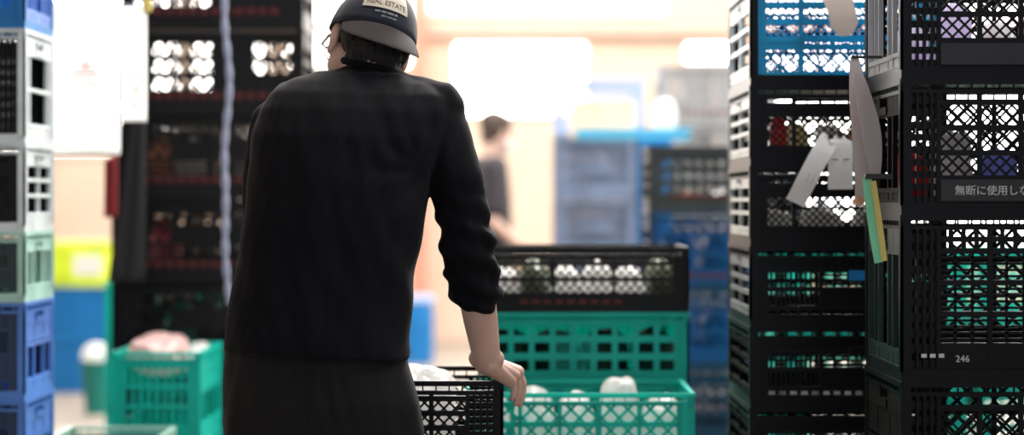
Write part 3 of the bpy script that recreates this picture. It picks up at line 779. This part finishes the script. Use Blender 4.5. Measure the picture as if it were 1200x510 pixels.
# gathered cuff rolls
for i,t in enumerate((.02,.12,.23,.33,.41)):
    tor.limb([re_.lerp(rw,t)+Vector((-.022,-.006,.006*(i%2))), re_.lerp(rw,t)+Vector((.022,-.004,-.008*(i%2)+.004))], [.041+.003*(i%2),.042])
# left arm sleeve (reaches forward to the crate)
ls, le_, lw = P(326,146,4.44), P(312,285,4.46), Vector((-.585,4.60,.835))
tor.limb([P(340,140,4.44), ls, P(314,215,4.45), le_, le_.lerp(lw,.45)], [.06,.062,.058,.05,.045])
def foldfn(p, n):
    d = 0
    x = p.x; z = p.z
    # fine drifting folds running diagonally out of the right armpit
    ap = P(500,190,4.38)
    rel = Vector((x-ap.x, 0, z-ap.z)); dist = math.hypot(rel.x, rel.z); 
    if x < ap.x+.02:
        ang = math.atan2(-rel.z, -rel.x+1e-6)
        w = math.exp(-((dist-.10)/.12)**2)
        d += .0014*w*math.sin(ang*9+dist*30+2*noise.noise(p*8))
    # long vertical folds
    q = Vector((x*13, p.y*4, z*2.6)); d += .0065*noise.noise(q)
    q = Vector((x*26+z*9, p.y*5, z*5-x*5)); d += .0045*noise.noise(q)
    q = Vector((x*55-z*14, p.y*5, z*9+x*9)); d += .0022*noise.noise(q)
    fw = max(0,min(1,(x+.40)/.12))*max(0,min(1,(1.42-z)/.15)); ph = x*75-(z-1.1)*26+2.2*noise.noise(Vector((x*5,3,z*4)))
    if x < -.17: d += .0026*fw*math.sin(ph)*(.55+.8*noise.noise(Vector((x*8,1,z*7))))
    # side folds near the right waist
    wv = max(0,min(1,(x+.36)/.12))*max(0,min(1,(1.25-z)/.2)) if x < -.18 else 0
    d += .003*wv*math.sin((x*60+z*22))
    # bunched sleeve at the elbow
    if x > -.17 and z < 1.24:
        w = max(0,min(1,(1.24-z)/.1)); d += w*.0045*math.sin(z*110+x*45+2*noise.noise(p*14))
        d += w*.004*noise.noise(p*36)
    elif x > -.17:
        d += .004*noise.noise(Vector((x*30,p.y*10,z*7)))
    return d
sm_ = shift(remesh(tor, 'shirt', M['shirt'], .0055, 10, foldfn))
shirt = link('shirt', sm_, man)
# hem and collar as sub-parts
h_ = MB(); c1 = [P(434,77,4.485)+Vector((.058*math.cos(t)-.001, .062*math.sin(t), .004*math.sin(t)-.012*math.cos(t))) for t in [2*math.pi*k/32 for k in range(33)]]
h_.tube(c1, .0085, 8); cc = h_.mesh('collar', M['shirt'], True); link('collar', shift(cc), shirt)
# trousers
tr_ = MB(); rings=[]
for y,l,r_,d,hd in [(388,268,474,4.34,.13),(430,266,478,4.34,.135),(470,264,490,4.34,.14),(510,262,497,4.35,.14)]:
    a=P(l,y,d); b=P(r_,y,d); rings.append(ring((a.x+b.x)/2,d,a.z,(b.x-a.x)/2,hd,e=2.6))
tr_.loft(rings)
for s,kx,fx in ((-1,-.505,-.51),(1,-.33,-.31)):
    tr_.limb([(-.415+s*.10,4.35,.72),(kx+.0,4.36,.44),(fx,4.33,.09)],[.118,.088,.072],24)
def pleat(p,n):
    w = max(0,min(1,(1.02-p.z)/.1))
    d = .008*w*noise.noise(Vector((p.x*34+p.z*7*(1 if p.x>-.4 else -1), p.y*6, p.z*3)))
    d += .0045*w*math.sin(p.x*95+p.z*12)*(.5+noise.noise(p*5))
    if p.z<.35: d += .004*noise.noise(p*18)
    return d
link('trousers', shift(remesh(tr_, 'trousers', M['trouser'], .007, 2, pleat)), man)
# head
HC = P(433,54,4.55)
HM = Matrix.Translation(HC) @ Matrix.Rotation(R(20),4,'Z') @ Matrix.Rotation(R(17),4,'Y') @ Matrix.Rotation(R(-12),4,'X') @ Matrix.Scale(1.1,4)
def head_mb(mb, HM):
    mb.ball((0,-.008,.035),(.074,.094,.085),HM)
    mb.ball((0,.035,-.035),(.06,.06,.075),HM)
    mb.ball((0,.066,-.092),(.028,.024,.022),HM)
    mb.ball((0,.098,-.03),(.012,.018,.024),HM)
    mb.ball((0,.098,-.042),(.017,.012,.01),HM)
    mb.ball((0,.086,-.068),(.024,.012,.007),HM); mb.ball((0,.084,-.077),(.02,.012,.007),HM)
    for s in (-1,1):
        mb.ball((s*.052,.012,-.045),(.022,.04,.04),HM)
        mb.ball((s*.078,-.004,-.006),(.009,.019,.033),HM @ Matrix.Rotation(R(-8),4,'X'))
        mb.ball((s*.078,.004,-.032),(.008,.01,.012),HM)
        mb.ball((s*.03,.088,.012),(.022,.012,.007),HM)
        mb.ball((s*.042,.07,-.035),(.02,.02,.022),HM)
bd = MB(); head_mb(bd, HM)
bd.limb([HM@Vector((0,-.022,-.04)), P(430,88,4.485)],[.056,.06])
# hidden trunk and legs keep the body whole
tr0 = MB()
bd.loft([ring(-.385+.0*i, d, z, a, b, 32) for i,(z,d,a,b) in enumerate([(1.475,4.46,.09,.06),(1.42,4.44,.15,.085),(1.30,4.41,.155,.10),(1.15,4.38,.145,.10),(1.0,4.36,.135,.10),(.88,4.35,.15,.105),(.78,4.35,.15,.1)])])
bd.limb([P(432,98,4.47), rs],[.05,.05]); bd.limb([P(432,98,4.47), ls],[.05,.05])
for s,kx,fx in ((-1,-.505,-.51),(1,-.33,-.31)):
    bd.limb([(-.40+s*.085,4.35,.78),(kx,4.36,.44),(fx,4.33,.1)],[.085,.06,.042]); bd.limb([(fx,4.33,.07),(fx+s*.01,4.46,.04)],[.04,.03])
bd.limb([rs, re_],[.046,.036])
# forearm: thicker below the elbow, narrow oval wrist
bd.limb([re_, re_.lerp(rw,.3), re_.lerp(rw,.45), re_.lerp(rw,.66), re_.lerp(rw,.86), rw],[.036,.036,.0415,.0385,.034,.031])
bd.limb([P(560,420,4.50), P(580,421,4.50)],[.0215,.022])
# palm
Wc = rw+Vector((.004,.0,-.006))
kn = [P(599,448,4.562), P(603,441,4.585), P(606,437,4.61), P(607,436,4.635)]   # little .. index
for q,rr in zip(kn,(.0125,.0135,.014,.014)):
    bd.limb([Wc+Vector((0,(q.y-4.60)*.55+.01,-.002)), q],[.022,rr*1.1],16,.01)
bd.ball(P(588,436,4.575),(.034,.038,.017))
pip = [P(602.5,454,4.565), P(607.5,451,4.59), P(611.5,449,4.615), P(613,449,4.64)]
dip = [P(602,462,4.565), P(606.5,464,4.59), P(610.5,464,4.615), P(612.5,461,4.64)]
tip = [P(600.5,467,4.565), P(604.5,473,4.59), P(608.5,474,4.615), P(610.5,470,4.64)]
for i in range(4):
    r0 = (.0082,.0092,.0095,.0092)[i]
    bd.limb([kn[i], pip[i], dip[i], tip[i]],[r0*1.25,r0,r0*.92,r0*.8],14,.006)
# thumb along the rim, away from the camera
bd.limb([Wc+Vector((.0,.03,-.002)), Vector((-.035,4.605,.812)), Vector((-.044,4.66,.803)), Vector((-.05,4.69,.80))],[.017,.014,.0105,.009],14,.008)
# left forearm and hand on the crate's left rim
bd.limb([ls, le_],[.046,.038]); bd.limb([le_, le_.lerp(lw,.35), lw],[.037,.038,.026])
lx = lw
for i in range(4):
    k0 = lx+Vector((-.022-.0*i,.03+.022*i,-.03)); bd.limb([lx+Vector((0,.008*i,-.006)), k0],[.018,.0125],14,.01)
    bd.limb([k0, k0+Vector((-.014,.004,-.016)), k0+Vector((-.014,.004,-.045))],[.0105,.009,.0075],12,.008)
bd.limb([lx+Vector((.005,.02,-.006)), lx+Vector((.02,.07,-.028))],[.016,.01],12,.01)
link('body', shift(remesh(bd, 'body', M['skin'], .0034, 2)), man)
# nails
nl = MB()
for i in range(4):
    d_ = (tip[i]-dip[i]).normalized(); nl.ball(tip[i]-d_*.002+Vector((.0062,-.002,0)),(.0022,.0046,.0056),nu=10,nv=8)
link('fingernails', shift(nl.mesh('nails', M['nail'], True)), man)
# hair: back and sides below the cap
hr = MB(); hr.ball((0,-.02,.03),(.077,.09,.08),HM)
hr.ball((0,-.06,-.03),(.058,.042,.045),HM); hr.ball((0,-.058,-.058),(.06,.036,.045),HM)
for s in (-1,1):
    hr.ball((s*.066,.018,.01),(.012,.018,.03),HM); hr.ball((s*.055,-.045,-.01),(.02,.03,.035),HM)
link('hair', shift(remesh(hr,'hair',M['hair'],.004,1,lambda p,n:.004*noise.noise(Vector((p.x*130,p.y*130,p.z*25)))-.001)), man)
# cap
CA = Vector((0,-.006,.012)); CR = (.091,.112,.118)
def capp(az, el, off=0):   # az measured from the back of the head, towards its right
    return CA + Vector((math.sin(az)*math.cos(el)*(CR[0]+off), -math.cos(az)*math.cos(el)*(CR[1]+off), math.sin(el)*(CR[2]+off)))
cp = MB(); vs=[]; fs=[]; NA, NE = 64, 16
for off in (0,-.003):
    for j in range(NE+1):
        for i in range(NA):
            az = 2*math.pi*i/NA; e0 = -.02+.16*(1-math.cos(az))/2
            el = e0+(math.pi/2-e0)*j/NE
            seam = -.0012 if (i%(NA//6)==0) else 0
            v = capp(az, el, off+seam*math.cos(el)); vs.append(HM@v - mo)
n=(NE+1)*NA
for j in range(NE):
    for i in range(NA):
        a,b=j*NA+i,j*NA+(i+1)%NA; fs.append((a,b,b+NA,a+NA)); fs.append((n+a,n+a+NA,n+b+NA,n+b))
for i in range(NA): fs.append((i,n+i,n+(i+1)%NA,(i+1)%NA))
cp.add(vs,fs); cap = cp.build('cap', M['cap'], man, smooth=True)
m_=MB(); m_.ball(HM@(CA+Vector((0,0,CR[2]+.002)))-mo,(.007,.007,.004)); m_.build('cap_button', M['cap'], cap, smooth=True)
# bill: starts along the back edge and droops towards the neck
bl = MB(); vs=[]; fs=[]; NB,NR=30,8
for side in (0,1):
    for j in range(NR+1):
        for i in range(NB+1):
            az = R(-64)+R(128)*i/NB; t = j/NR; w = max(0,math.cos((az)/R(64)*math.pi/2))**.55
            b0 = capp(az, -.02)
            out = Vector((math.sin(az)*.55, -math.cos(az), 0)).normalized()
            q = b0 + out*(.040*t*w) + Vector((0,0,-.050*t*w + .0 - .006*t*t)) + Vector((0,0,-.0025*side))
            vs.append(HM@q - mo)
n=(NR+1)*(NB+1)
for j in range(NR):
    for i in range(NB):
        a=j*(NB+1)+i; fs.append((a,a+1,a+NB+2,a+NB+1)); fs.append((n+a,n+a+NB+1,n+a+NB+2,n+a+1))
for i in range(NB):
    fs.append((i,n+i,n+i+1,i+1)); a=NR*(NB+1)+i; fs.append((a,a+1,n+a+1,n+a))
for j in range(NR):
    a=j*(NB+1); fs.append((a,a+NB+1,n+a+NB+1,n+a)); a+=NB; fs.append((a,n+a,n+a+NB+1,a+NB+1))
bl.add(vs,fs); bl.build('cap_bill', M['bill'], cap, smooth=True, label='grey-brown curved bill')
# patch and lettering wrapped on the crown
def wrap_mesh(me, u0, z0, off):
    for v in me.vertices:
        az = (u0+v.co.x)/.105; el = (z0+v.co.y)/.112
        v.co = HM@capp(az, el, off+v.co.z) - mo
    return me
pm = MB(); NX,NY=16,8; vs=[];fs=[]
for oz in (0,.0012):
    for j in range(NY+1):
        for i in range(NX+1): vs.append((-.058+.116*i/NX, .0+.05*j/NY, oz))
n=(NX+1)*(NY+1)
for j in range(NY):
    for i in range(NX):
        a=j*(NX+1)+i; fs.append((a,a+NX+1,a+NX+2,a+1)); fs.append((n+a,n+a+1,n+a+NX+2,n+a+NX+1))
for i in range(NX): fs.append((i,i+1,n+i+1,n+i)); a=NY*(NX+1)+i; fs.append((a,n+a,n+a+1,a+1))
for j in range(NY): a=j*(NX+1); fs.append((a,n+a,n+a+NX+1,a+NX+1)); a+=NX; fs.append((a,a+NX+1,n+a+NX+1,n+a))
pm.add(vs,fs); pme = pm.mesh('patch', M['patch']); patch = link('cap_patch', wrap_mesh(pme, -.016, .031, .0012), cap, label='cream patch with brown lettering')
link('patch_lettering', wrap_mesh(text_mesh('REAL ESTATE', .0172, M['patchtext'],'CENTER'), -.016, .039, .0028), patch)

for zz,sz,u in ((.021,.0085,-.014),(.0125,.0065,-.006)):
    me = text_mesh('ııııııı ııııııı ıııııııı ıııı' if sz>.008 else 'ııııııı ıı ıııııı ııııııı', sz, M['whiteprint'],'CENTER'); link('cap_lettering', wrap_mesh(me, u, zz, .0014), cap, label='small white lettering')
# glasses
gl = MB()
for s in (-1,1):
    gl.tube([HM@Vector(q)-mo for q in ((s*.079,-.01,.004),(s*.08,.04,.006),(s*.078,.09,.004))], .0026, 8, ry=1.6)
    cen = Vector((s*.036,.102,-.004))
    gl.tube([HM@(cen+Vector((.03*math.cos(t),-.004*abs(math.cos(t)),.022*math.sin(t))))-mo for t in [2*math.pi*k/20 for k in range(21)]], .0022, 6)
    gl.tube([HM@Vector(q)-mo for q in ((s*.066,.100,.004),(s*.078,.09,.004))], .0022, 6)
gl.tube([HM@Vector(q)-mo for q in ((-.008,.104,.0),(0,.107,.003),(.008,.104,.0))], .002, 6)
gl.build('glasses', M['glasses'], man, smooth=True)
# shoes
for s,fx in ((-1,-.51),(1,-.31)):
    sh = MB(); sh.limb([(fx,4.30,.06),(fx+s*.008,4.40,.055),(fx+s*.015,4.50,.045)],[.045,.048,.04]); sh.limb([(fx,4.32,.09),(fx,4.32,.11)],[.045,.048])
    me = shift(remesh(sh,'shoe',M['shoe'],.006,2)); 
    for v in me.vertices: v.co.z = max(v.co.z,.02)
    o=link('shoe', me, man)
    so = MB(); so.loft([[Vector((fx+s*(.015*(t>0))*0+.05*math.cos(a), 4.40+.148*math.sin(a), z)) for a in [2*math.pi*k/28 for k in range(28)]] for t,z in ((0,0),(1,.0225))])
    link('sole', shift(so.mesh('sole', M['sole'])), o)

# ------------------------------------------------------------------ far person, facing right
D2=12.0
fp = empty('person', (-.22,12.0,0), label='person in dark T-shirt with white mask standing in the far background', cat='person')
fo = Vector(fp.location)
def sh2(me):
    for v in me.vertices: v.co -= fo
    return me
HM2 = Matrix.Translation(Vector((-.085,12.0,1.60))) @ Matrix.Rotation(R(-60),4,'Z') @ Matrix.Rotation(R(-14),4,'X')
b2 = MB(); head_mb(b2, HM2); b2.limb([HM2@Vector((0,-.02,-.04)),(-.12,12,1.42)],[.055,.058])
b2.loft([ring(cx,12.0,z,a,b,32) for z,cx,a,b in ((1.45,-.13,.07,.09),(1.40,-.14,.105,.17),(1.2,-.13,.11,.16),(1.0,-.12,.10,.15),(.85,-.12,.115,.165))])
for s in (-1,1):
    b2.limb([(-.12,12+s*.09,.88),(-.11,12+s*.1,.48),(-.13,12+s*.1,.09)],[.085,.058,.04]); b2.limb([(-.13,12+s*.1,.06),(-.02,12+s*.1,.035)],[.038,.03])
    sh_,el_,wr_ = Vector((-.13,12+s*.19,1.37)),Vector((-.12,12+s*.22,1.08)),Vector((.05,12+s*.2,.93))
    b2.limb([sh_,el_,wr_],[.046,.038,.026])
    hd=(wr_-el_).normalized(); pc=wr_+hd*.05; b2.ball(pc,(.042,.018,.035))
    for k in range(4):
        f0=pc+hd*.02+Vector((0,0,.025-.017*k)); b2.limb([f0,f0+hd*.035,f0+hd*.06+Vector((0,0,-.012))],[.011,.01,.009],10,.01)
    b2.limb([pc,pc+Vector((.02,0,.055))],[.013,.01],10,.01)
link('body', sh2(remesh(b2,'far_body',M['skin'],.007,2)), fp)
ts = MB(); ts.loft([ring(cx,12.0,z,a,b,32) for z,cx,a,b in ((1.465,-.13,.075,.10),(1.43,-.14,.115,.17),(1.2,-.135,.13,.185),(1.0,-.12,.125,.175),(.86,-.12,.13,.18))])
for s in (-1,1): ts.limb([(-.13,12+s*.17,1.385),(-.125,12+s*.215,1.15)],[.07,.062])
link('t_shirt', sh2(remesh(ts,'tshirt',M['tshirt'],.01,3,lambda p,n:.006*noise.noise(Vector((p.x*9,p.y*9,p.z*5))))), fp)
tt = MB(); tt.loft([ring(-.12,12.0,z,a,b,32) for z,a,b in ((.95,.12,.165),(.8,.13,.18))])
for s in (-1,1): tt.limb([(-.12,12+s*.09,.8),(-.11,12+s*.1,.46),(-.13,12+s*.1,.1)],[.1,.08,.065])
link('trousers', sh2(remesh(tt,'ftr',M['trouser'],.012,2)), fp)
h2 = MB(); h2.ball((0,-.025,.035),(.086,.1,.1),HM2); h2.ball((0,-.03,.06),(.083,.11,.08),HM2); h2.ball((0,-.06,-.02),(.065,.045,.06),HM2)
link('hair', sh2(remesh(h2,'fh',M['hairb'],.007,1,lambda p,n:.006*noise.noise(p*60))), fp)
k2 = MB(); k2.ball((0,.048,-.05),(.066,.066,.058),HM2); link('face_mask', sh2(k2.mesh('mask',M['mask'],True)), fp)
for s in (-1,1):
    q = MB(); q.limb([(-.16,12+s*.1,.05),(-.05,12+s*.1,.045),(.02,12+s*.1,.04)],[.044,.045,.036]); me = sh2(remesh(q,'shoe',M['shoe'],.01,1))
    for v in me.vertices: v.co.z=max(0,v.co.z)
    link('shoe', me, fp)

# ------------------------------------------------------------------ room
WY=17.0; s_=WY/F
def wx(px): return (px-600)*s_
def wz(py): return CZ-(py-HY)*s_
wins = [(-80,214,-150,185),(224,318,-150,122),(332,484,-150,80),(498,785,-150,20),(530,690,48,138),(800,858,48,76),(880,1330,-150,290)]  # second opening is added to put bright light behind the tall black stack
rects = [(wx(a),wx(b),wz(d),wz(c)) for a,b,c,d in wins]
rects = [(a,b,c,min(d,3.9)) for a,b,c,d in rects]
XL,XR,ZT=-6.2,6.2,4.5
xs = sorted({XL,XR}|{r[0] for r in rects}|{r[1] for r in rects}); zs = sorted({0,ZT}|{r[2] for r in rects}|{r[3] for r in rects})
wb = MB()
for i in range(len(xs)-1):
    for j in range(len(zs)-1):
        cx,cz=(xs[i]+xs[i+1])/2,(zs[j]+zs[j+1])/2
        if any(a<cx<b and c<cz<d for a,b,c,d in rects): continue
        wb.box(xs[i],xs[i+1],WY,WY+.2,zs[j],zs[j+1])
wb.build('wall_back', M['wall'], kind='structure')
for i,(a,b,c,d) in enumerate(rects):
    w = empty('window_%d'%(i+1), ((a+b)/2,WY,c), kind='structure'); W_=(b-a)/2; H_=d-c
    m_=MB(); m_.box(-W_,W_,.1,.11,0,H_); m_.build('pane', M['glow'], w)
    f=.03 if W_<1 else .05
    m_=MB(); m_.box(-W_,-W_+f,-.02,.09,0,H_); m_.box(W_-f,W_,-.02,.09,0,H_); m_.box(-W_+f,W_-f,-.02,.09,0,f); m_.box(-W_+f,W_-f,-.02,.09,H_-f,H_); m_.build('window_frame', M['wframe'], w)
m_=MB(); m_.box(-6.2,6.2,WY-.1,WY-.03,wz(42),wz(26)); m_.build('trim_1', M['beam'], kind='structure')
m_=MB(); m_.box(wx(486),wx(499),WY-.26,WY-.11,0,ZT); m_.build('trim_2', M['post'], kind='structure')
m_=MB(); m_.box(-6.4,6.4,-4,17.2,-.1,0); m_.build('floor', M['floor'], kind='structure')
m_=MB(); m_.box(-6.4,-6.2,-4,17.2,0,ZT); m_.build('wall_left', M['wallside'], kind='structure')
m_=MB(); m_.box(6.2,6.4,-4,17.2,0,ZT); m_.build('wall_right', M['wallside'], kind='structure')
m_=MB(); m_.box(-6.4,6.4,-4,17.2,ZT,ZT+.15); m_.build('ceiling', M['wallside'], kind='structure')

# ------------------------------------------------------------------ light
def area(name, loc_, rot, sx, sy, e, col=(1,1,1)):
    l = bpy.data.lights.new(name,'AREA'); l.shape='RECTANGLE'; l.size=sx; l.size_y=sy; l.energy=e; l.color=col
    o = bpy.data.objects.new(name,l); COL.objects.link(o); o.location=loc_; o.rotation_euler=rot; return o
area('skylight_far', (0,13,4.4), (0,0,0), 8,6, 850, (1,.97,.92))
area('skylight_aisle', (0,8.2,4.4), (0,0,0), 3,3, 400, (1,.97,.93))
area('added_right_bay_fill', (2.3,8.6,4.3), (R(-48),0,R(12)), 2.5,1.6, 420, (1,.98,.96))  # unseen fill, added to backlight the packs in the right-hand crates
area('added_side_rim', (2.6,3.7,3.6), (0,R(52),0), 1.2,.5, 48, (.85,.92,1))  # unseen rim light, added to graze the shirt folds from the right
area('added_near_fill', (.3,4.9,4.4), (0,0,0), 2.4,1.0, 65, (1,.97,.93))  # unseen overhead fill, added to brighten the crate fronts
area('loading_door_daylight', (0,-3.5,2.2), (R(90),0,0), 6,3.6, 60, (.93,.96,1))
w = bpy.data.worlds.new('World'); S.world=w; w.use_nodes=True
w.node_tree.nodes['Background'].inputs[0].default_value=(.8,.88,1,1); w.node_tree.nodes['Background'].inputs[1].default_value=.5

# ------------------------------------------------------------------ camera
cam = bpy.data.cameras.new('Camera'); co = bpy.data.objects.new('Camera',cam); COL.objects.link(co); S.camera=co
cam.sensor_width=36; cam.lens=36*F/1200; cam.sensor_fit='HORIZONTAL'
co.location=(0,0,CZ); co.rotation_euler=(R(90),0,0); cam.shift_y=-(255-HY)/1200
cam.dof.use_dof=True; cam.dof.focus_distance=4.4; cam.dof.aperture_fstop=cam.lens/1000/.05; cam.dof.aperture_blades=0
cam.clip_start=.1; cam.clip_end=100
vs_=S.view_settings; vs_.view_transform='Standard'; vs_.look='None'; vs_.exposure=0; vs_.gamma=1; vs_.use_curve_mapping=False
